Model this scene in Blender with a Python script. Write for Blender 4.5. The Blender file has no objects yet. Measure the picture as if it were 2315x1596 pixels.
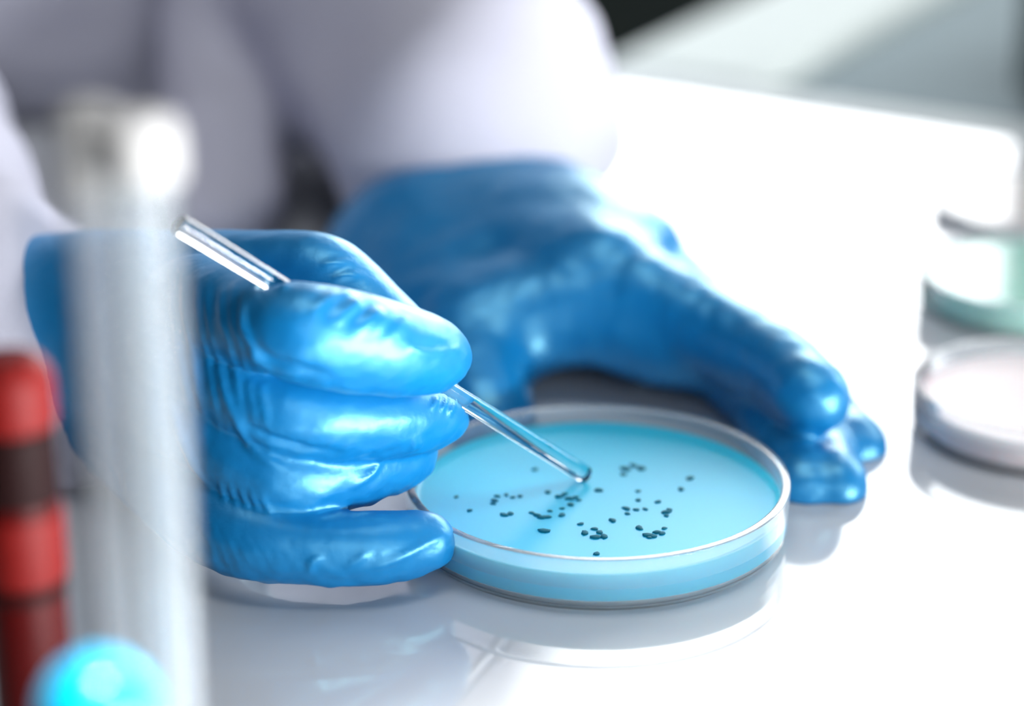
import bpy, bmesh, math, random
import numpy as np
from mathutils import Vector
from mathutils.bvhtree import BVHTree
from mathutils import noise as mnoise

random.seed(7)
S = 0.001                      # work in millimetres, table top is Z = 0 in millimetres
TABLE_Z = 0.75                 # metres
scene = bpy.context.scene
col = scene.collection

# ------------------------------------------------------------------ camera
CAM_H, PITCH, FOC, SENS = 230.0, math.radians(21.0), 85.0, 36.0
W_PX, H_PX = 2315.0, 1596.0
FPX = FOC / SENS * W_PX
cam_data = bpy.data.cameras.new('camera')
cam = bpy.data.objects.new('camera', cam_data)
col.objects.link(cam)
cam.location = (0, 0, TABLE_Z + CAM_H * S)
cam.rotation_euler = (math.pi / 2 - PITCH, 0, 0)
cam_data.lens = FOC
cam_data.sensor_width = SENS
cam_data.clip_start = 0.01
cam_data.dof.use_dof = True
cam_data.dof.focus_distance = 0.512
cam_data.dof.aperture_fstop = 4.4
scene.camera = cam

# ------------------------------------------------------------------ world and light
world = bpy.data.worlds.new('world')
scene.world = world
world.use_nodes = True
world.node_tree.nodes['Background'].inputs[0].default_value = (0.72, 0.82, 1.0, 1)
world.node_tree.nodes['Background'].inputs[1].default_value = 0.02


def area(name, loc, target, sx, sy, energy, color=(1, 1, 1)):
    d = bpy.data.lights.new(name, 'AREA')
    d.shape = 'RECTANGLE'
    d.size, d.size_y = sx, sy
    d.energy = energy
    d.color = color
    o = bpy.data.objects.new(name, d)
    col.objects.link(o)
    o.location = loc
    v = Vector(target) - Vector(loc)
    o.rotation_euler = v.to_track_quat('-Z', 'Y').to_euler()
    return o


area('window_daylight', (1.75, 3.05, 1.75), (0.7, 0.5, 0.8), 3.5, 1.7, 145, (0.97, 0.99, 1.0))
area('overhead_fill_light', (0.12, 0.42, 2.5), (0.12, 0.43, 0.75), 1.2, 0.6, 8, (0.97, 0.99, 1.0))  # added fill from above, no fixture: brightens gel and glove tops
area('camera_side_fill_light', (0.45, -1.3, 1.75), (0.05, 0.55, 0.75), 1.3, 0.9, 6, (0.97, 0.99, 1.0))  # added fill near the camera, brightens the table under the far hand
area('front_right_fill_light', (1.45, -0.62, 0.655), (0.0, 0.47, 0.78), 1.3, 0.40, 104, (0.97, 0.99, 1.0))  # added low fill, no window there: brightens the gloves from front right

sd = bpy.data.lights.new('table_bounce_spot', 'SPOT')  # added spot, lights foreground table so bounce brightens finger undersides
sd.energy, sd.spot_size, sd.spot_blend, sd.shadow_soft_size = 800, math.radians(17), 0.5, 0.06
spot = bpy.data.objects.new('table_bounce_spot', sd)
col.objects.link(spot)
spot.location = (0.20, 0.10, TABLE_Z + 1.5)
spot.rotation_euler = (Vector((0.12, 0.19, TABLE_Z)) - spot.location).to_track_quat('-Z', 'Y').to_euler()

scene.view_settings.view_transform = 'Standard'
scene.view_settings.look = 'None'
scene.view_settings.exposure = 0.56
scene.view_settings.gamma = 1.0
scene.view_settings.use_curve_mapping = False


# ------------------------------------------------------------------ helpers
def P(px, py, Y):
    """point (mm) at horizontal distance Y from the camera along a viewing direction"""
    x = (px - W_PX / 2) / FPX
    y = -(py - H_PX / 2) / FPX
    c, s = math.cos(PITCH), math.sin(PITCH)
    dy = c + y * s
    dz = -s + y * c
    t = Y / dy
    return np.array([x * t, Y, CAM_H + dz * t])


def M(p):
    return (p[0] * S, p[1] * S, TABLE_Z + p[2] * S)


def link(o, parent=None):
    col.objects.link(o)
    if parent is not None:
        o.parent = parent
    return o


def tag(o, label=None, cat=None, group=None, kind=None):
    if label: o['label'] = label
    if cat: o['category'] = cat
    if group: o['group'] = group
    if kind: o['kind'] = kind
    return o


def empty(name, loc):
    o = bpy.data.objects.new(name, None)
    o.empty_display_size = 0.02
    o.location = loc
    return link(o)


def mesh_obj(name, verts, faces, mat, parent=None, smooth=True, loc=None):
    me = bpy.data.meshes.new(name)
    me.from_pydata([tuple(v) for v in verts], [], [tuple(int(i) for i in f) for f in faces])
    if smooth:
        me.polygons.foreach_set('use_smooth', [True] * len(me.polygons))
    me.materials.append(mat)
    me.update()
    o = bpy.data.objects.new(name, me)
    if loc is not None:
        o.location = loc
    return link(o, parent)


def bm_obj(name, bm, mat, parent=None, smooth=False, loc=None):
    me = bpy.data.meshes.new(name)
    bmesh.ops.recalc_face_normals(bm, faces=bm.faces)
    bm.to_mesh(me)
    bm.free()
    if smooth:
        me.polygons.foreach_set('use_smooth', [True] * len(me.polygons))
    me.materials.append(mat)
    o = bpy.data.objects.new(name, me)
    if loc is not None:
        o.location = loc
    return link(o, parent)


def lathe(name, prof, mat, parent=None, seg=96, loc=None, closed=False):
    """revolve a profile [(r, z)] given in millimetres about Z; profile corners may repeat for hard edges"""
    bm = bmesh.new()
    rings = []
    for r, z in prof:
        if r < 1e-6:
            rings.append([bm.verts.new((0, 0, z * S))])
        else:
            rings.append([bm.verts.new((r * S * math.cos(2 * math.pi * i / seg), r * S * math.sin(2 * math.pi * i / seg), z * S)) for i in range(seg)])
    pairs = list(zip(rings[:-1], rings[1:]))
    if closed:
        pairs.append((rings[-1], rings[0]))
    for a, b in pairs:
        if len(a) == 1 and len(b) == 1:
            continue
        for i in range(seg):
            j = (i + 1) % seg
            if len(a) == 1:
                bm.faces.new((a[0], b[i], b[j]))
            elif len(b) == 1:
                bm.faces.new((a[i], a[j], b[0]))
            else:
                bm.faces.new((a[i], a[j], b[j], b[i]))
    return bm_obj(name, bm, mat, parent, True, loc)


def fillet(prof, rad=0.6, n=4):
    """round the inner corners of a profile"""
    out = [prof[0]]
    for a, b, c in zip(prof[:-2], prof[1:-1], prof[2:]):
        a, b, c = np.array(a, float), np.array(b, float), np.array(c, float)
        la, lc = np.linalg.norm(a - b), np.linalg.norm(c - b)
        r = min(rad, la * 0.45, lc * 0.45)
        p, q = b + (a - b) / la * r, b + (c - b) / lc * r
        for k in range(n + 1):
            t = k / n
            out.append(tuple((1 - t) ** 2 * p + 2 * t * (1 - t) * b + t * t * q))
    out.append(prof[-1])
    return out


def box(bm, x0, x1, y0, y1, z0, z1):
    vs = [bm.verts.new((x, y, z)) for x in (x0, x1) for y in (y0, y1) for z in (z0, z1)]
    for f in ((0, 1, 3, 2), (4, 6, 7, 5), (0, 4, 5, 1), (2, 3, 7, 6), (0, 2, 6, 4), (1, 5, 7, 3)):
        bm.faces.new([vs[i] for i in f])


def box_obj(name, x0, x1, y0, y1, z0, z1, mat, parent=None, bevel=0.0):
    bm = bmesh.new()
    box(bm, x0, x1, y0, y1, z0, z1)
    if bevel:
        bmesh.ops.bevel(bm, geom=bm.edges[:], offset=bevel, segments=3, affect='EDGES', profile=0.5)
    return bm_obj(name, bm, mat, parent, False)


# ------------------------------------------------------------------ materials
def mat(name, base, rough=0.5, spec=0.5, ior=1.5, **kw):
    m = bpy.data.materials.new(name)
    m.use_nodes = True
    b = m.node_tree.nodes['Principled BSDF']
    b.inputs['Base Color'].default_value = (*base, 1)
    b.inputs['Roughness'].default_value = rough
    b.inputs['IOR'].default_value = ior
    b.inputs['Specular IOR Level'].default_value = spec
    for k, v in kw.items():
        b.inputs[k.replace('_', ' ')].default_value = v
    return m


def add_bump(m, scale, strength, dist=0.001, detail=4, stretch=None, var=None):
    nt = m.node_tree
    b = nt.nodes['Principled BSDF']
    tc = nt.nodes.new('ShaderNodeTexCoord')
    mp = nt.nodes.new('ShaderNodeMapping')
    if stretch: mp.inputs['Scale'].default_value = stretch
    n = nt.nodes.new('ShaderNodeTexNoise')
    n.inputs['Scale'].default_value = scale
    n.inputs['Detail'].default_value = detail
    bp = nt.nodes.new('ShaderNodeBump')
    bp.inputs['Strength'].default_value = strength
    bp.inputs['Distance'].default_value = dist
    nt.links.new(tc.outputs['Object'], mp.inputs['Vector'])
    nt.links.new(mp.outputs[0], n.inputs['Vector'])
    nt.links.new(n.outputs['Fac'], bp.inputs['Height'])
    nt.links.new(bp.outputs[0], b.inputs['Normal'])
    if var:
        mx = nt.nodes.new('ShaderNodeMix')
        mx.data_type = 'RGBA'
        mx.inputs['A'].default_value = (*var[0], 1)
        mx.inputs['B'].default_value = (*var[1], 1)
        nt.links.new(n.outputs['Fac'], mx.inputs['Factor'])
        nt.links.new(mx.outputs['Result'], b.inputs['Base Color'])
    return m


MAT = {}
MAT['glove'] = mat('blue_nitrile', (0.0005, 0.17, 0.45), 0.39, 0.5, 2.15, Specular_Tint=(0.40, 0.92, 1.0, 1.0))
add_bump(MAT['glove'], 260, 0.32, 0.0007, 4, None, ((0.0005, 0.16, 0.43), (0.0005, 0.185, 0.48)))
MAT['coat'] = mat('white_cotton', (0.56, 0.56, 0.65), 0.85, 0.2)
add_bump(MAT['coat'], 900, 0.3, 0.0006, 3, None, ((0.48, 0.48, 0.57), (0.53, 0.53, 0.62)))
MAT['table'] = mat('glossy_white_laminate', (0.60, 0.62, 0.65), 0.07, 0.5, 1.65)
add_bump(MAT['table'], 30, 0.02, 0.0004, 2, None, ((0.59, 0.61, 0.64), (0.61, 0.63, 0.66)))
MAT['trim'] = mat('table_trim', (0.66, 0.71, 0.71), 0.8, 0.2)
add_bump(MAT['trim'], 60, 0.05, 0.0005, 2)
MAT['grey_top'] = mat('grey_bench_top', (0.22, 0.28, 0.30), 0.9, 0.1)
add_bump(MAT['grey_top'], 80, 0.1, 0.0005, 3, None, ((0.21, 0.27, 0.29), (0.23, 0.29, 0.31)))
MAT['rail'] = mat('white_rail', (0.60, 0.66, 0.64), 0.85, 0.15)
add_bump(MAT['rail'], 60, 0.05, 0.0005, 2)
MAT['dark'] = mat('dark_grey_metal', (0.06, 0.085, 0.085), 0.5)
add_bump(MAT['dark'], 200, 0.1, 0.0005, 3)
MAT['floor'] = mat('dark_floor', (0.028, 0.036, 0.034), 0.9, 0.1)
add_bump(MAT['floor'], 12, 0.1, 0.002, 4, None, ((0.012, 0.017, 0.016), (0.02, 0.025, 0.024)))
MAT['wall'] = mat('wall_paint', (0.62, 0.66, 0.68), 0.8)
add_bump(MAT['wall'], 90, 0.15, 0.001, 3)
MAT['frame'] = mat('window_frame_white', (0.8, 0.8, 0.8), 0.4)
add_bump(MAT['frame'], 60, 0.05, 0.001, 2)


def glass(name, color=(1, 1, 1), rough=0.0, ior=1.47):
    m = mat(name, color, rough, 0.5, ior, Transmission_Weight=1.0)
    return m


def hazy_glass(name, haze):
    """polystyrene: clear glass with a little milky scatter"""
    m = glass(name, (0.97, 0.995, 1.0), 0.02, 1.45)
    nt = m.node_tree
    b = nt.nodes['Principled BSDF']
    out = nt.nodes['Material Output']
    df = nt.nodes.new('ShaderNodeBsdfDiffuse'); df.inputs[0].default_value = (0.9, 0.93, 0.95, 1)
    tl = nt.nodes.new('ShaderNodeBsdfTranslucent'); tl.inputs[0].default_value = (0.9, 0.93, 0.95, 1)
    a = nt.nodes.new('ShaderNodeMixShader'); a.inputs[0].default_value = 0.5
    c = nt.nodes.new('ShaderNodeMixShader'); c.inputs[0].default_value = haze
    nt.links.new(df.outputs[0], a.inputs[1]); nt.links.new(tl.outputs[0], a.inputs[2])
    nt.links.new(b.outputs[0], c.inputs[1]); nt.links.new(a.outputs[0], c.inputs[2])
    nt.links.new(c.outputs[0], out.inputs[0])
    return m


MAT['glass'] = hazy_glass('clear_polystyrene', 0.17)
MAT['rod'] = glass('rod_glass', (0.97, 0.995, 1.0), 0.0, 1.5)


def veil(name, color, opac, gloss=0.08):
    """thin clear or milky plastic: mostly lets the view through, some white haze, some gloss"""
    m = bpy.data.materials.new(name)
    m.use_nodes = True
    nt = m.node_tree
    nt.nodes.clear()
    out = nt.nodes.new('ShaderNodeOutputMaterial')
    tr = nt.nodes.new('ShaderNodeBsdfTransparent')
    tr.inputs[0].default_value = (0.97, 0.98, 0.985, 1)
    df = nt.nodes.new('ShaderNodeBsdfDiffuse')
    df.inputs[0].default_value = (*color, 1)
    tl = nt.nodes.new('ShaderNodeBsdfTranslucent')
    tl.inputs[0].default_value = (*color, 1)
    a = nt.nodes.new('ShaderNodeMixShader')
    a.inputs[0].default_value = 0.5
    nt.links.new(df.outputs[0], a.inputs[1]); nt.links.new(tl.outputs[0], a.inputs[2])
    b = nt.nodes.new('ShaderNodeMixShader')
    nz = nt.nodes.new('ShaderNodeTexNoise')
    nz.inputs['Scale'].default_value = 120
    mr = nt.nodes.new('ShaderNodeMapRange')
    mr.inputs['To Min'].default_value = opac * 0.93
    mr.inputs['To Max'].default_value = opac * 1.07
    nt.links.new(nz.outputs['Fac'], mr.inputs['Value'])
    nt.links.new(mr.outputs[0], b.inputs[0])
    nt.links.new(tr.outputs[0], b.inputs[1]); nt.links.new(a.outputs[0], b.inputs[2])
    gl = nt.nodes.new('ShaderNodeBsdfGlossy')
    gl.inputs['Roughness'].default_value = gloss
    fr = nt.nodes.new('ShaderNodeFresnel')
    fr.inputs['IOR'].default_value = 1.15
    c = nt.nodes.new('ShaderNodeMixShader')
    nt.links.new(fr.outputs[0], c.inputs[0])
    nt.links.new(b.outputs[0], c.inputs[1]); nt.links.new(gl.outputs[0], c.inputs[2])
    nt.links.new(c.outputs[0], out.inputs[0])
    return m


MAT['milky'] = veil('milky_plastic', (0.62, 0.67, 0.70), 0.17)
MAT['hazy'] = veil('hazy_plastic', (0.9, 0.9, 0.92), 0.25)
MAT['clear'] = veil('clear_plastic', (0.8, 0.8, 0.82), 0.10)
MAT['white_cap'] = mat('white_cap_plastic', (0.34, 0.335, 0.33), 0.7, 0.2)
add_bump(MAT['white_cap'], 200, 0.05, 0.0004, 2)
MAT['red'] = mat('red_plastic', (0.14, 0.003, 0.002), 0.55, 0.2)
add_bump(MAT['red'], 200, 0.05, 0.0004, 2)
MAT['blood'] = mat('dark_red_liquid', (0.055, 0.0005, 0.0005), 0.4, 0.15)
add_bump(MAT['blood'], 120, 0.03, 0.0004, 2)
MAT['black'] = mat('near_black_rubber', (0.012, 0.003, 0.003), 0.6, 0.1)
add_bump(MAT['black'], 200, 0.05, 0.0004, 2)
MAT['cyan_cap'] = mat('cyan_plastic', (0.0, 0.50, 0.85), 0.3, Coat_Weight=0.6, Coat_Roughness=0.15)
add_bump(MAT['cyan_cap'], 200, 0.05, 0.0004, 2)
MAT['colony'] = mat('teal_colony', (0.0, 0.17, 0.25), 0.6, 0.2)
add_bump(MAT['colony'], 900, 0.2, 0.0002, 2)


def gel(name, color, sss=0.6, rough=0.38):
    m = mat(name, color, rough, 0.5, 1.33, Subsurface_Weight=sss, Subsurface_Radius=(0.4, 0.9, 1.0), Subsurface_Scale=0.01)
    return add_bump(m, 60, 0.03, 0.0004, 2, None, (color, tuple(min(1, c * 1.06) for c in color)))


MAT['gel_cyan'] = gel('cyan_agar', (0.04, 0.60, 1.0))
MAT['gel_pink'] = gel('pale_pink_agar', (0.82, 0.72, 0.74))
MAT['gel_green'] = gel('green_agar', (0.48, 0.93, 0.76), 0.6, 0.12)
MAT['gel_white'] = gel('white_agar', (0.82, 0.84, 0.83), 0.6, 0.15)


# ------------------------------------------------------------------ signed distance modelling
def seg_cone(pts, a, b, ra, rb):
    ab = b - a
    t = np.clip(((pts - a) @ ab) / max(float(ab @ ab), 1e-9), 0, 1)
    d = np.sqrt(((pts - a - t[..., None] * ab) ** 2).sum(-1))
    return d - (ra + (rb - ra) * t)


def smin(a, b, k):
    h = np.maximum(k - np.abs(a - b), 0) / k
    return np.minimum(a, b) - h * h * k * 0.25


def catmull(points, n):
    p = np.array(points, float)
    ext = np.vstack([2 * p[0] - p[1], p, 2 * p[-1] - p[-2]])
    out = []
    for i in range(1, len(ext) - 2):
        p0, p1, p2, p3 = ext[i - 1], ext[i], ext[i + 1], ext[i + 2]
        for j in range(n):
            t = j / n
            out.append(0.5 * (2 * p1 + (p2 - p0) * t + (2 * p0 - 5 * p1 + 4 * p2 - p3) * t * t + (3 * p1 - p0 - 3 * p2 + p3) * t ** 3))
    out.append(p[-1])
    return np.array(out)


def chain(px_pts, n=3):
    """smooth tapered chain through (px, py, Y, radius)"""
    raw = [(*P(x, y, Y), r) for x, y, Y, r in px_pts]
    c = catmull(raw, n)
    return [(c[i, :3], c[i + 1, :3], c[i, 3], c[i + 1, 3]) for i in range(len(c) - 1)]


def chain3(pts, n=3):
    c = catmull(pts, n)
    return [(c[i, :3], c[i + 1, :3], c[i, 3], c[i + 1, 3]) for i in range(len(c) - 1)]


def sdf_mesh(groups, h, pad=9.0, carve=None):
    """groups: [(segments, k inside the group, k joining it to what came before)] -> verts (mm), quads"""
    allp = np.array([p for g, *_ in groups for s in g for p in (s[0], s[1])])
    rmax = max(max(s[2], s[3]) for g, *_ in groups for s in g)
    lo, hi = allp.min(0) - rmax - 3 * h - 1, allp.max(0) + rmax + 3 * h + 1
    n = np.ceil((hi - lo) / h).astype(int) + 1
    D = np.full(n, 50.0, np.float32)
    axes = [lo[i] + h * np.arange(n[i]) for i in range(3)]

    def rng(bl, bh):
        s = np.clip(np.floor((bl - lo) / h).astype(int), 0, n - 1)
        e = np.clip(np.ceil((bh - lo) / h).astype(int) + 1, 1, n)
        return tuple(slice(int(a), int(b)) for a, b in zip(s, e))

    for segs, kin, kjoin, *gcut in groups:
        G = np.full(n, 50.0, np.float32)
        pp = max(pad, kin, kjoin)
        for a, b, ra, rb in segs:
            r = max(ra, rb) + pp
            sl = rng(np.minimum(a, b) - r, np.maximum(a, b) + r)
            X, Y, Z = np.meshgrid(axes[0][sl[0]], axes[1][sl[1]], axes[2][sl[2]], indexing='ij')
            d = seg_cone(np.stack([X, Y, Z], -1).astype(np.float32), a.astype(np.float32), b.astype(np.float32), ra, rb)
            G[sl] = smin(G[sl], d, kin)
        for p, nrm in gcut:
            nrm = np.array(nrm, float) / np.linalg.norm(nrm)
            G = np.maximum(G, ((axes[0] - p[0]) * nrm[0])[:, None, None] + ((axes[1] - p[1]) * nrm[1])[None, :, None] + ((axes[2] - p[2]) * nrm[2])[None, None, :])
        D = smin(D, G, kjoin)
    if carve is not None:                 # press a groove where a held thing lies
        a, b, rad = carve
        sl = rng(np.minimum(a, b) - rad - 4, np.maximum(a, b) + rad + 4)
        X, Y, Z = np.meshgrid(axes[0][sl[0]], axes[1][sl[1]], axes[2][sl[2]], indexing='ij')
        d = seg_cone(np.stack([X, Y, Z], -1).astype(np.float32), a.astype(np.float32), b.astype(np.float32), rad, rad)
        D[sl] = np.maximum(D[sl], -d)
    # surface nets
    ins = D < 0
    cnt = np.zeros(n - 1, np.int8)
    offs = [(i, j, k) for i in (0, 1) for j in (0, 1) for k in (0, 1)]
    for i, j, k in offs:
        cnt += ins[i:n[0] - 1 + i, j:n[1] - 1 + j, k:n[2] - 1 + k]
    mask = (cnt > 0) & (cnt < 8)
    idx = np.argwhere(mask)
    vid = np.full(n - 1, -1, np.int64)
    vid[mask] = np.arange(len(idx))
    acc = np.zeros((len(idx), 3))
    num = np.zeros(len(idx))
    for i, j, k in offs:
        for ax in range(3):
            o = (i, j, k)
            if o[ax]:
                continue
            o2 = list(o); o2[ax] = 1
            d0 = D[idx[:, 0] + o[0], idx[:, 1] + o[1], idx[:, 2] + o[2]]
            d1 = D[idx[:, 0] + o2[0], idx[:, 1] + o2[1], idx[:, 2] + o2[2]]
            cr = (d0 < 0) != (d1 < 0)
            t = np.where(cr, d0 / np.where(cr, d0 - d1, 1), 0)
            p = np.tile(np.array(o, float), (len(idx), 1))
            p[:, ax] += t
            acc += p * cr[:, None]
            num += cr
    V = lo + h * (idx + acc / num[:, None])
    F = []
    for ax in range(3):
        u, v = (ax + 1) % 3, (ax + 2) % 3
        sl0 = [slice(None)] * 3; sl1 = [slice(None)] * 3
        sl0[ax] = slice(0, n[ax] - 1); sl1[ax] = slice(1, n[ax])
        ch = ins[tuple(sl0)] != ins[tuple(sl1)]
        e = np.argwhere(ch)
        e = e[(e[:, u] > 0) & (e[:, v] > 0) & (e[:, u] < n[u] - 1) & (e[:, v] < n[v] - 1)]
        def cell(du, dv):
            c = e.copy(); c[:, u] += du; c[:, v] += dv
            return vid[c[:, 0], c[:, 1], c[:, 2]]
        q = np.stack([cell(-1, -1), cell(0, -1), cell(0, 0), cell(-1, 0)], 1)
        flip = ~ins[e[:, 0], e[:, 1], e[:, 2]]
        q[flip] = q[flip][:, ::-1]
        F.append(q)
    return V, np.vstack(F)


def vnormals(V, F):
    N = np.zeros_like(V)
    fn = np.cross(V[F[:, 2]] - V[F[:, 0]], V[F[:, 3]] - V[F[:, 1]])
    for c in range(4):
        np.add.at(N, F[:, c], fn)
    return N / np.maximum(np.linalg.norm(N, axis=1)[:, None], 1e-9)


def relax(V, F, it=2, lam=0.5):
    for _ in range(it):
        A = np.zeros_like(V); C = np.zeros(len(V))
        for c in range(4):
            for d in (1, 3):
                np.add.at(A, F[:, c], V[F[:, (c + d) % 4]])
                np.add.at(C, F[:, c], 1)
        V = V * (1 - lam) + lam * A / C[:, None]
    return V


def trace(bvh, px, py):
    d = P(px, py, 500.0) - np.array([0, 0, CAM_H])
    hit = bvh.ray_cast(Vector((0, 0, CAM_H)), Vector(d).normalized())
    return None if hit[0] is None else np.array(hit[0])


def fold_disp(V, poly, height, width, fade=True):
    """raised (or sunk) crease along a polyline lying on the surface"""
    disp = np.zeros(len(V))
    L = len(poly) - 1
    lo, hi = np.min(poly, 0) - 3 * width, np.max(poly, 0) + 3 * width
    sel = np.where(((V > lo) & (V < hi)).all(1))[0]
    if len(sel) == 0:
        return disp
    Q = V[sel]
    best = np.full(len(sel), 1e9); par = np.zeros(len(sel))
    for i in range(L):
        a, b = poly[i], poly[i + 1]
        ab = b - a
        t = np.clip(((Q - a) @ ab) / max(float(ab @ ab), 1e-9), 0, 1)
        d = np.sqrt(((Q - a - t[:, None] * ab) ** 2).sum(1))
        m = d < best
        best[m] = d[m]; par[m] = (i + t[m]) / L
    f = np.sin(np.pi * np.clip(par, 0.02, 0.98)) ** 0.6 if fade else 1.0
    disp[sel] = height * f * np.exp(-(best / width) ** 2)
    return disp


def mm_object(name, V, F, material, parent=None):
    W = np.array(V) * S
    W[:, 2] += TABLE_Z
    if parent is not None:
        W = W - np.array(parent.location)
    return mesh_obj(name, W.tolist(), F.tolist(), material, parent)


# ------------------------------------------------------------------ the room
FL = 0.0
floor = box_obj('floor', -3.0, 4.2, -2.0, 3.2, -0.05, 0.0, MAT['floor'])
tag(floor, kind='structure')
bm = bmesh.new()
for b in ((-3.0, -0.05, 3.2, 3.3, 0, 2.8), (3.55, 4.2, 3.2, 3.3, 0, 2.8), (-0.05, 3.55, 3.2, 3.3, 0, 0.85), (-0.05, 3.55, 3.2, 3.3, 2.65, 2.8)):
    box(bm, *b)
wall = bm_obj('wall_back', bm, MAT['wall'])
tag(wall, kind='structure')
dark_panel = box_obj('dark_panel_back', -3.0, 4.2, 3.17, 3.198, 0.0, 0.55, MAT['floor'], None, 0.004)  # tall panel added to keep the gap beyond the table dark
tag(dark_panel, kind='structure')
win = empty('window_1', (1.75, 3.25, 0.85))
tag(win, kind='structure')
for x0, x1, z0, z1 in ((-1.8, -1.73, 0, 1.8), (1.73, 1.8, 0, 1.8), (-1.73, 1.73, 0, 0.07), (-1.73, 1.73, 1.73, 1.8), (-0.62, -0.56, 0.07, 1.73), (0.56, 0.62, 0.07, 1.73)):
    box_obj('window_frame', x0, x1, -0.04, 0.04, z0, z1, MAT['frame'], win, 0.004)

# work table: its edges run along E1 / E2
E1 = np.array([0.87, -0.493]); E2 = np.array([0.493, 0.87])
ang = math.atan2(E1[1], E1[0])
corner = np.array([90.0, 866.0])        # a point of the back edge (mm)
table = empty('lab_table', (corner[0] * S, corner[1] * S, 0.0))
table.rotation_euler = (0, 0, ang)
tag(table, 'glossy white lab table under the hands and the petri dishes', 'table')
box_obj('table_top', -1.05, 0.95, -0.60, -0.016, TABLE_Z - 0.03, TABLE_Z, MAT['table'], table, 0.002)
box_obj('edge_trim', -1.05, 0.95, -0.016, 0.006, TABLE_Z - 0.034, TABLE_Z + 0.001, MAT['trim'], table, 0.003)
for x in (-0.98, 0.88):
    for y in (-0.54, -0.09):
        box_obj('leg', x - 0.03, x + 0.03, y - 0.03, y + 0.03, 0, TABLE_Z - 0.03, MAT['trim'], table, 0.003)

# grey side bench with a white rail, beyond the table's back edge
bench = empty('side_bench', (corner[0] * S, corner[1] * S, 0.0))
bench.rotation_euler = (0, 0, ang)
tag(bench, 'grey topped side bench with a white rail behind the table', 'bench')
box_obj('bench_top', 0.0, 0.95, 0.009, 0.75, TABLE_Z - 0.034, TABLE_Z - 0.004, MAT['grey_top'], bench, 0.002)
box_obj('rail', -0.069, -0.001, 0.009, 0.75, TABLE_Z - 0.05, TABLE_Z + 0.002, MAT['rail'], bench, 0.004)
for x in (0.04, 0.9):
    for y in (0.05, 0.7):
        box_obj('leg', x - 0.025, x + 0.025, y - 0.025, y + 0.025, 0, TABLE_Z - 0.034, MAT['rail'], bench, 0.003)
ebox = empty('equipment_case', (0.272, 0.868, TABLE_Z - 0.0035))
ebox.rotation_euler = (0, 0, ang)
tag(ebox, 'dark grey case on the grey bench at the right edge of the photo', 'case')
box_obj('body', -0.075, 0.12, -0.05, 0.12, 0.004, 0.14, MAT['dark'], ebox, 0.006)
box_obj('lid', -0.077, 0.122, -0.052, 0.122, 0.14, 0.155, MAT['dark'], ebox, 0.004)
for x in (-0.06, 0.105):
    for y in (-0.035, 0.105):
        box_obj('foot', x - 0.008, x + 0.008, y - 0.008, y + 0.008, 0, 0.004, MAT['black'], ebox)

# ------------------------------------------------------------------ person
person = empty('person', (-0.14, 1.25, 0.0))
tag(person, 'person in a white lab coat and blue gloves, glass rod in one hand', 'person')

# --- the hand with the rod (right hand, back of the hand to the camera)
h_index = chain([(430, 705, 496, 10.5), (480, 702, 482, 10), (655, 745, 456, 8.2), (770, 768, 457, 8.3), (880, 788, 461, 7.5), (955, 800, 467, 6.2), (1006, 808, 472, 4.4)])
h_mid = chain([(410, 770, 496, 11), (460, 808, 480, 10.5), (660, 930, 464, 8.2), (860, 944, 471, 7.3), (960, 934, 480, 6.2), (998, 928, 484, 4.8)])
h_ring = chain([(390, 875, 496, 11), (440, 935, 480, 10.3), (630, 1070, 464, 7.8), (800, 1056, 472, 6.9), (890, 1028, 481, 5.9), (918, 1018, 484, 5.2)])
h_pink = chain([(385, 1010, 496, 11), (425, 1110, 478, 10), (540, 1203, 462, 7.8), (700, 1237, 457, 6.2), (850, 1238, 458, 5.8), (940, 1228, 461, 4.4), (978, 1219, 462, 3.2)])
h_thumb = chain([(250, 690, 532, 15), (420, 660, 518, 12), (560, 645, 508, 10), (705, 625, 501, 7.6), (772, 668, 497, 7.2), (850, 748, 492, 7.4), (930, 815, 489, 6.4)])
palm = []
for a, b in (((200, 740, 540, 18), (450, 712, 494, 10.5)), ((210, 770, 540, 18), (430, 795, 490, 11.5)),
             ((220, 820, 540, 18), (405, 900, 490, 11.5)), ((235, 850, 540, 17), (400, 1030, 490, 11.5)),
             ((260, 860, 535, 14), (420, 1125, 490, 10)), ((300, 770, 528, 17), (470, 900, 500, 13))):
    palm += chain([a, b], 1)
fore = chain([(220, 785, 528, 20), (130, 768, 532, 20.5), (20, 755, 540, 20)], 3)
groups = [(fore, 6, 6), (palm, 10, 12), (h_thumb, 6, 8), (h_index, 5, 2.5), (h_mid, 5, 1.3), (h_ring, 5, 1.3), (h_pink, 5, 1.6)]
r0, r1 = P(404, 507, 450), P(1326, 1074, 497.5)        # ends of the glass rod
V, F = sdf_mesh(groups, 0.75, carve=(r0, r1, 2.7))
V = relax(V, F, 2)
bvh = BVHTree.FromPolygons(V.tolist(), F.tolist())
N = vnormals(V, F)
disp = np.zeros(len(V))


def fold(pts, hgt, wid):
    q = [trace(bvh, *p) for p in catmull(pts, 5)]
    q = [p for p in q if p is not None]
    if len(q) < 2:
        return
    global disp
    # drop points that jumped to another surface
    keep = [q[0]]
    for p in q[1:]:
        if np.linalg.norm(p - keep[-1]) < 9: keep.append(p)
    if len(keep) > 1:
        disp = disp + fold_disp(V, np.array(keep), hgt, wid)


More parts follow.
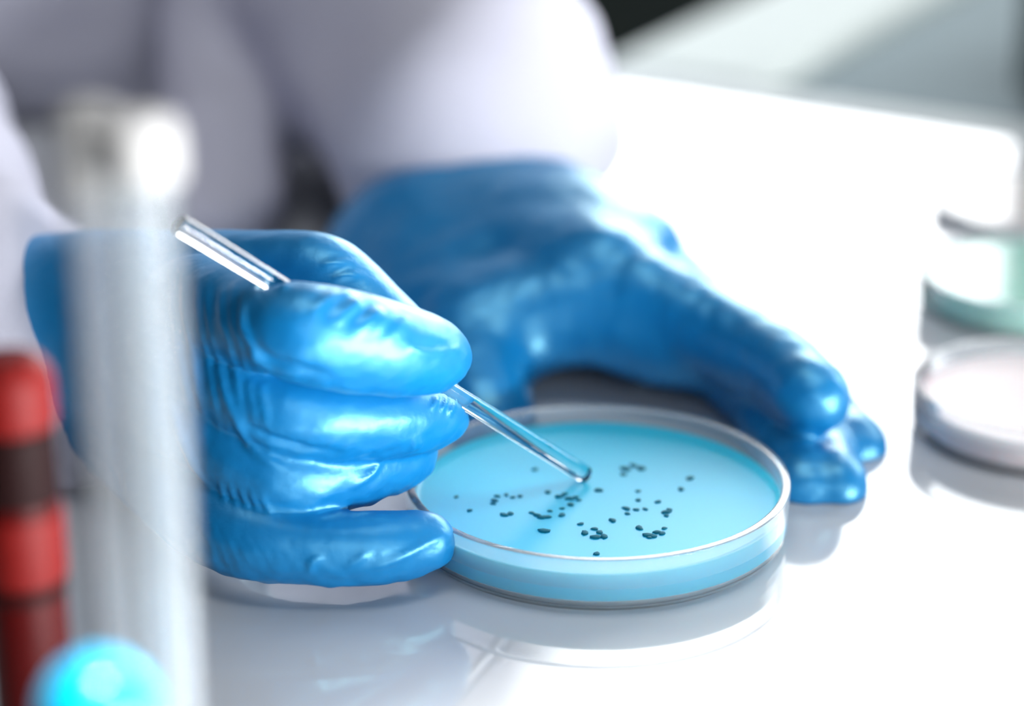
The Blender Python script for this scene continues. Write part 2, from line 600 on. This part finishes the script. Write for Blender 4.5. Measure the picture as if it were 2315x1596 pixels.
for i in range(7):       # tension folds running down the back of the hand
    x = 392 + 27 * i + random.uniform(-5, 5)
    fold([(x, 590 + 11 * i), (x + 2, 690 + 8 * i), (x + 16 + 2 * i, 800), (x + 44 + 3 * i, 950 + 12 * i)], 0.55, 1.1)
fold([(372, 880), (400, 960), (445, 1060), (490, 1110)], 0.9, 1.1)
fold([(545, 690), (560, 760), (600, 830), (660, 870)], 0.8, 1.2)
fold([(500, 840), (530, 940), (580, 1020), (650, 1065)], 0.8, 1.2)
for i in range(5):       # ruck at the ring finger web
    fold([(500 + 22 * i, 1092 + 6 * i), (505 + 24 * i, 1112 + 8 * i), (512 + 26 * i, 1140 + 6 * i)], 0.6, 0.7)
for i in range(8):       # ruck under the little finger
    fold([(450 + 24 * i, 1180 + 5 * i), (475 + 25 * i, 1230 + 4 * i), (490 + 26 * i, 1285)], 0.22, 0.9)
fold([(700, 1300), (706, 1270), (730, 1258)], 0.8, 0.7)
fold([(780, 1285), (810, 1265), (835, 1245)], 0.6, 0.7)
fold([(830, 1288), (900, 1262), (1000, 1208)], 0.7, 0.9)
fold([(800, 1100), (840, 1070), (868, 1030)], 0.7, 0.9)
for a, hg in (((742, 664), 0.5), ((790, 684), 0.7), ((842, 704), 0.9), ((872, 708), 0.7), ((905, 722), 0.5)):       # puckers on top of the index finger
    fold([(a[0] - 40, a[1] + 52), (a[0] - 16, a[1] + 26), (a[0] + 8, a[1] + 6), (a[0] + 22, a[1] - 6)], hg, 1.3)
for k, a in enumerate(((792, 592), (815, 620), (838, 650), (858, 676))):       # thumb pad creases
    fold([(a[0] - 70, a[1] + 10 + 6 * k), (a[0] - 35, a[1] + 4), (a[0] + 2, a[1])], 0.5, 1.1)
# deep gaps where the fingers leave the web
fold([(560, 772), (600, 808), (660, 832), (740, 846)], -1.6, 1.3)
fold([(560, 958), (610, 992), (680, 1014), (760, 1022)], -1.4, 1.2)
fold([(640, 655), (665, 600), (720, 575), (760, 600)], 0.6, 1.1)
for a in ((985, 900), (1005, 905), (1022, 915)):
    fold([(a[0] - 10, a[1] + 26), (a[0] - 2, a[1] + 10), (a[0] + 6, a[1] - 4)], 0.7, 0.7)
for a in ((935, 1010), (950, 1005)):
    fold([(a[0] - 6, a[1] + 12), (a[0], a[1]), (a[0] + 2, a[1] - 14)], 0.6, 0.6)
# nail edge pressing through the glove on the index finger tip
fold([(930, 768), (935, 790), (975, 798), (1030, 790), (1040, 782)], 0.45, 0.6)
fold([(945, 780), (985, 784), (1020, 780)], -0.3, 1.6)
# slack film: fine irregular ripples, stronger towards the undersides
rip = np.array([mnoise.noise(Vector((p[0] * 0.16, p[1] * 0.22, p[2] * 0.22))) + 0.5 * mnoise.noise(Vector((p[0] * 0.38, p[1] * 0.3, p[2] * 0.5))) for p in V])
disp += 0.5 * rip * np.clip(0.45 - 0.75 * N[:, 2], 0.15, 1.0)
V = V + N * disp[:, None]
V[:, 2] = np.maximum(V[:, 2], 0.25)
g1 = mm_object('glove', V, F, MAT['glove'], person)
g1['label'] = 'blue nitrile glove pinching the glass rod'

# --- the hand steadying the dish (left hand, seen over thumb and index finger)
fw = chain([(1030, 560, 645, 23), (1050, 520, 690, 24), (1060, 480, 740, 26)], 2)
f_palm = []
for a, b in (((950, 600, 640, 23), (1330, 635, 585, 13)), ((1040, 560, 645, 23.5), (1400, 600, 598, 12.5)), ((1130, 555, 650, 23), (1430, 608, 612, 10)),
             ((960, 640, 630, 23), (1160, 720, 585, 14)), ((1120, 560, 640, 24), (1280, 590, 610, 17)), ((930, 660, 625, 23), (990, 760, 590, 16)), ((1200, 548, 640, 21.5), (1400, 592, 606, 14))):
    f_palm += chain([a, b], 1)
f_web = chain([(1090, 750, 575, 10.5), (1230, 715, 575, 9.5), (1400, 750, 570, 8.5), (1580, 825, 560, 6.5)], 3)
f_thumb = chain([(940, 640, 625, 20), (1000, 750, 590, 15), (1065, 850, 562, 12), (1095, 950, 546, 9.5), (1105, 1000, 541, 7.5)])
f_index = chain([(1290, 620, 592, 14), (1390, 645, 580, 12), (1640, 765, 556, 9.0), (1760, 832, 540, 7.8), (1828, 888, 527, 6.4), (1842, 908, 523, 5.2)])
f_mid = chain([(1350, 615, 600, 13), (1480, 690, 585, 10), (1690, 870, 556, 7.8), (1775, 990, 533, 6.6), (1812, 1090, 513, 5.6), (1818, 1110, 509, 5.0)])
f_ring = chain([(1400, 595, 610, 12), (1560, 690, 592, 9), (1760, 880, 565, 7.2), (1850, 1000, 538, 6.2), (1884, 1090, 514, 5.4), (1888, 1110, 509, 4.8)])
f_pink = chain([(1420, 620, 622, 9.5), (1610, 725, 602, 7.5), (1800, 880, 570, 6.4), (1890, 955, 552, 5.8), (1930, 1005, 538, 5.0), (1938, 1022, 533, 4.4)])
groups = [(fw, 8, 8), (f_palm, 14, 14), (f_thumb, 6, 12), (f_web, 6, 10), (f_index, 6, 6), (f_mid, 6, 2.5), (f_ring, 6, 1.5), (f_pink, 6, 1.5)]
V2, F2 = sdf_mesh(groups, 1.1, pad=14)
V2 = relax(V2, F2, 2)
N2 = vnormals(V2, F2)
rip = np.array([mnoise.noise(Vector((p[0] * 0.07, p[1] * 0.09, p[2] * 0.09))) + 0.4 * mnoise.noise(Vector(p * 0.25)) for p in V2])
V2 = V2 + N2 * (0.7 * rip)[:, None]
V2[:, 2] = np.maximum(V2[:, 2], 0.25)
g2 = mm_object('glove', V2, F2, MAT['glove'], person)
g2['label'] = 'blue nitrile glove spread around the dish'

# --- lab coat: two sleeves and the body, one continuous garment
sl_left = chain3([(-13, 668, 42, 35), (-14, 702, 42, 40), (-40, 770, 52, 44), (-74, 850, 70, 50), (-105, 950, 112, 58), (-125, 1090, 230, 70), (-120, 1190, 330, 76)], 3)
sl_right = chain3([(*P(220, 775, 529), 27), (*P(60, 760, 538), 29), (*P(-120, 715, 558), 33), (*P(-270, 590, 600), 38), (*P(-360, 400, 670), 45), (-290, 860, 80, 58), (-310, 1060, 220, 70), (-260, 1190, 330, 76)], 3)
torso = []
for a, b in (((-240, 850, 24, 30), (-150, 850, 24, 30)), ((-245, 890, 62, 64), (-165, 890, 62, 64)), ((-245, 960, 120, 80), (-140, 960, 120, 80)), ((-240, 1060, 220, 95), (-85, 1060, 220, 95)),
             ((-245, 1170, 330, 95), (-80, 1170, 330, 95)), ((-235, 1170, 80, 95), (-90, 1170, 80, 95)), ((-235, 1210, -120, 100), (-90, 1210, -120, 100)),
             ((-240, 1230, -330, 105), (-85, 1230, -330, 105)), ((-200, 1205, 400, 60), (-120, 1205, 400, 60))):
    torso += chain3([(*a[:3], a[3]), (*b[:3], b[3])], 1)
flap = chain3([(-98, 800, 58, 10), (-96, 770, 34, 15), (-93, 742, 22, 17), (-90, 705, 14, 18), (-88, 672, 10, 13)], 2)
V3, F3 = sdf_mesh([(torso, 40, 40), (sl_right, 12, 30, (P(155, 762, 530), (0.9, -0.1, 0.44))), (sl_left, 12, 22), (flap, 8, 14)], 4.5, pad=45)
V3 = relax(V3, F3, 2)
N3 = vnormals(V3, F3)
rip = np.array([mnoise.noise(Vector((p[0] * 0.016, p[1] * 0.011, p[2] * 0.022))) for p in V3])
rid = np.array([1 - abs(mnoise.noise(Vector((p[0] * 0.010 + 5, p[1] * 0.014, p[2] * 0.03)))) * 2 for p in V3])
V3 = V3 + N3 * (5.0 * rip + 3.5 * rid)[:, None]
on_table = V3[:, 1] < 980
V3[on_table, 2] = np.maximum(V3[on_table, 2], 0.5)
g3 = mm_object('lab_coat', V3, F3, MAT['coat'], person)
g3['label'] = 'white cotton lab coat with loose sleeves'

# ------------------------------------------------------------------ glass rod
axis = r1 - r0
L = float(np.linalg.norm(axis))
mid = (r0 + r1) / 2
rod = lathe('glass_rod', fillet([(0, -L / 2), (2.15, -L / 2), (2.0, L / 2 - 1), (1.75, L / 2), (0, L / 2)], 0.5), MAT['rod'], None, 48, M(mid))
rod.rotation_euler = Vector(axis).to_track_quat('Z', 'Y').to_euler()
tag(rod, 'clear glass rod held between thumb and finger, tip over the cyan gel', 'glass rod')


# ------------------------------------------------------------------ petri dishes
def dish_parts(root, R, h, gel_mat, gel_top, rb=None, body_mat='hazy'):
    rb = rb or R - 1.6
    t = 1.9
    prof = [(0, 0.4), (rb - 4, 0.4), (rb - 3, 0.05), (rb - 0.6, 0.05), (rb, 0.6), (R - 0.5, 1.8), (R, h - 0.6), (R, h), (R - t, h), (R - t - 0.1, h - 0.8), (R - t - 0.2, 2.6), (rb - t - 0.3, 1.2), (0, 1.2)]
    body = lathe('dish_body', fillet(prof, 0.5, 3), MAT[body_mat], root, 128)
    r_in = R - t - 0.17
    g = lathe('gel', fillet([(0, 1.25), (rb - t - 0.4, 1.25), (r_in, 2.7), (r_in, gel_top + 0.35), (r_in - 1.2, gel_top), (0, gel_top)], 0.4, 3), gel_mat, root, 128)
    return body, g


DX, DY, DR, DH = 18.9, 490.0, 42.6, 12.6
GEL_TOP = 8.6
dish = empty('petri_dish', M((DX, DY, 0)))
tag(dish, 'round glass petri dish of cyan gel with dark colonies, under the rod', 'petri dish')
_, gel_o = dish_parts(dish, DR, DH, MAT['gel_cyan'], GEL_TOP, None, 'glass')
spots = [(338,543,9),(405,612,10),(530,562,13),(545,540,10),(590,533,9),(622,546,9),(660,540,10),(524,578,9),(578,634,14),(610,628,13),(718,624,10),(745,636,13),
         (772,647,14),(800,645,12),(810,615,9),(870,635,13),(780,715,18),(800,520,12),(855,542,14),(882,530,12),(910,552,15),(915,582,13),(942,545,10),(955,560,9),
         (872,602,9),(735,405,12),(1055,510,15),(1190,402,18),(1230,385,14),(1270,400,17),(1180,430,12),(1515,450,15),(1470,505,13),(1255,515,10),(1255,560,11),
         (1355,568,12),(1195,602,14),(1200,628,10),(1245,608,11),(1290,605,10),(1395,620,15),(1412,608,11),(1397,638,10),(1125,662,14),(1260,700,15),(1300,736,16),
         (1332,742,13),(1352,722,14),(1376,728,12),(1386,702,10),(1312,748,9),(965,680,11),(985,725,15),(1035,705,12),(1060,722,13),(1040,746,17),(1082,743,15),(1045,830,12)]
prot = []
for v in range(4):
    bm = bmesh.new()
    bmesh.ops.create_uvsphere(bm, u_segments=8, v_segments=5, radius=1.0)
    for ve in bm.verts:
        a = math.atan2(ve.co.y, ve.co.x)
        k = 1 + 0.22 * math.sin(2 * a + v) + 0.12 * math.sin(3 * a + 2 * v)
        ve.co.x *= k; ve.co.y *= k; ve.co.z *= 0.35
    me = bpy.data.meshes.new('colony')
    bm.to_mesh(me); bm.free()
    me.polygons.foreach_set('use_smooth', [True] * len(me.polygons))
    me.materials.append(MAT['colony'])
    prot.append(me)
for i, (zx, zy, d) in enumerate(spots):
    px, py = 880 + zx * 0.4486, 880 + zy * 0.4486
    lo_, hi_ = 430.0, 560.0
    for _ in range(40):
        m_ = (lo_ + hi_) / 2
        if P(px, py, m_)[2] > GEL_TOP: lo_ = m_
        else: hi_ = m_
    q = P(px, py, (lo_ + hi_) / 2)
    dx, dy = q[0] - DX, q[1] - DY
    rr = math.hypot(dx, dy)
    if rr > 37.5: dx, dy = dx * 37.5 / rr, dy * 37.5 / rr
    o = bpy.data.objects.new('colony', prot[i % 4])
    o.location = (dx * S, dy * S, (GEL_TOP + 0.1) * S)
    s = d * 0.060 * S
    o.scale = (s, s * 1.25, s)
    o.rotation_euler = (0, 0, random.uniform(0, 6.28))
    link(o, gel_o)

# dishes at the right
d2 = empty('petri_dish', M((129.5, 546, 0)))
tag(d2, 'open petri dish of pale pink gel at the right edge of the photo', 'petri dish', 'dishes at the right')
dish_parts(d2, 32, 12.5, MAT['gel_pink'], 8.5)


d3 = empty('petri_dish', M((144.0, 636, 0)))
tag(d3, 'petri dish with green sides, just behind the pale pink dish', 'petri dish', 'dishes at the right')
dish_parts(d3, 31, 11, MAT['gel_green'], 9.6)
d4 = empty('petri_dish', M((162.0, 722, 0)))
tag(d4, 'pale whitish petri dish farthest back at the right edge', 'petri dish', 'dishes at the right')
dish_parts(d4, 31, 5.5, MAT['gel_white'], 4.2)


# ------------------------------------------------------------------ tubes in the foreground
def tube(name, px, py_top, Y, R, material, cap_h, cap_mat, label, cat, taper=0.97):
    top = P(px, py_top, Y)
    H = float(top[2])
    root = empty(name, M((top[0], top[1], 0)))
    hb = H - cap_h * 0.55
    prof = [(0, 0), (R * 0.8, 0), (R * taper, 3), (R, hb), (R - 0.9, hb), (R * taper - 0.9, 3.6), (0, 2.0)]
    lathe('tube_body', fillet(prof, 0.8, 3), material, root, 48)
    if cap_mat:
        c = R + 0.9
        pc = [(0, H), (c * 0.75, H), (c, H - 2.4), (c, H - cap_h), (R + 0.05, H - cap_h), (R + 0.05, hb + 0.1), (0, hb + 0.1)]
        lathe('cap', fillet(pc, 1.6, 4), cap_mat, root, 48)
    tag(root, label, cat)
    return root, H


t1, _ = tube('sample_tube', 200, 235, 330, 3.9, MAT['clear'], 13, MAT['white_cap'], 'clear tube with white cap, second from the left of the photo', 'tube')
t2, _ = tube('sample_tube', 316, 262, 325, 4.6, MAT['milky'], 9, MAT['white_cap'], 'milky translucent tube with pale cap, nearest the gloved hand', 'tube')
# red tube
tp = P(16, 800, 372)
H = float(tp[2])
red = empty('sample_tube', M((tp[0], tp[1], 0)))
tag(red, 'tube with red cap and dark red liquid, at the left edge', 'tube')
R = 6.9
lathe('tube_body', fillet([(0, 0), (R * 0.8, 0), (R, 3), (R, H - 15), (R - 0.8, H - 15), (R - 0.8, 3.5), (0, 2)], 0.8, 3), MAT['blood'], red, 48)
lathe('cap', fillet([(0, H), (R * 0.7, H), (R + 0.4, H - 3.5), (R + 0.4, H - 11.5), (R, H - 12.5), (0, H - 12.5)], 2.0, 4), MAT['red'], red, 48)
lathe('neck', fillet([(0, H - 12.5), (R + 0.1, H - 12.5), (R + 0.1, H - 26), (0, H - 26)], 0.6, 3), MAT['black'], red, 48)
lathe('ring', fillet([(R + 0.02, H - 27.5), (R + 0.5, H - 27.8), (R + 0.5, H - 40), (R + 0.02, H - 40.4)], 0.3, 3), MAT['red'], red, 48, None, True)
lathe('seal', fillet([(R + 0.02, H - 41), (R + 0.3, H - 41.2), (R + 0.3, H - 43), (R + 0.02, H - 43.2)], 0.3, 3), MAT['black'], red, 48, None, True)
# cyan topped vial
tp = P(214, 1482, 308)
H = float(tp[2])
vial = empty('sample_vial', M((tp[0], tp[1], 0)))
tag(vial, 'small vial with a bright cyan domed cap, in front of the tubes', 'vial')
R = 8.7
lathe('vial_body', fillet([(0, 0), (R * 0.9, 0), (R * 0.95, 2), (R * 0.95, H - 15), (R * 0.85, H - 15), (R * 0.85, 2.5), (0, 2.5)], 0.6, 3), MAT['clear'], vial, 48)
dome = [(R * math.sin(a), H - 9 + 9 * math.cos(a)) for a in [math.pi / 2 * i / 10 for i in range(11)]]
lathe('cap', dome + [(R, H - 17), (R * 0.96, H - 17), (R * 0.96, H - 14.5), (0, H - 14.5)], MAT['cyan_cap'], vial, 48)
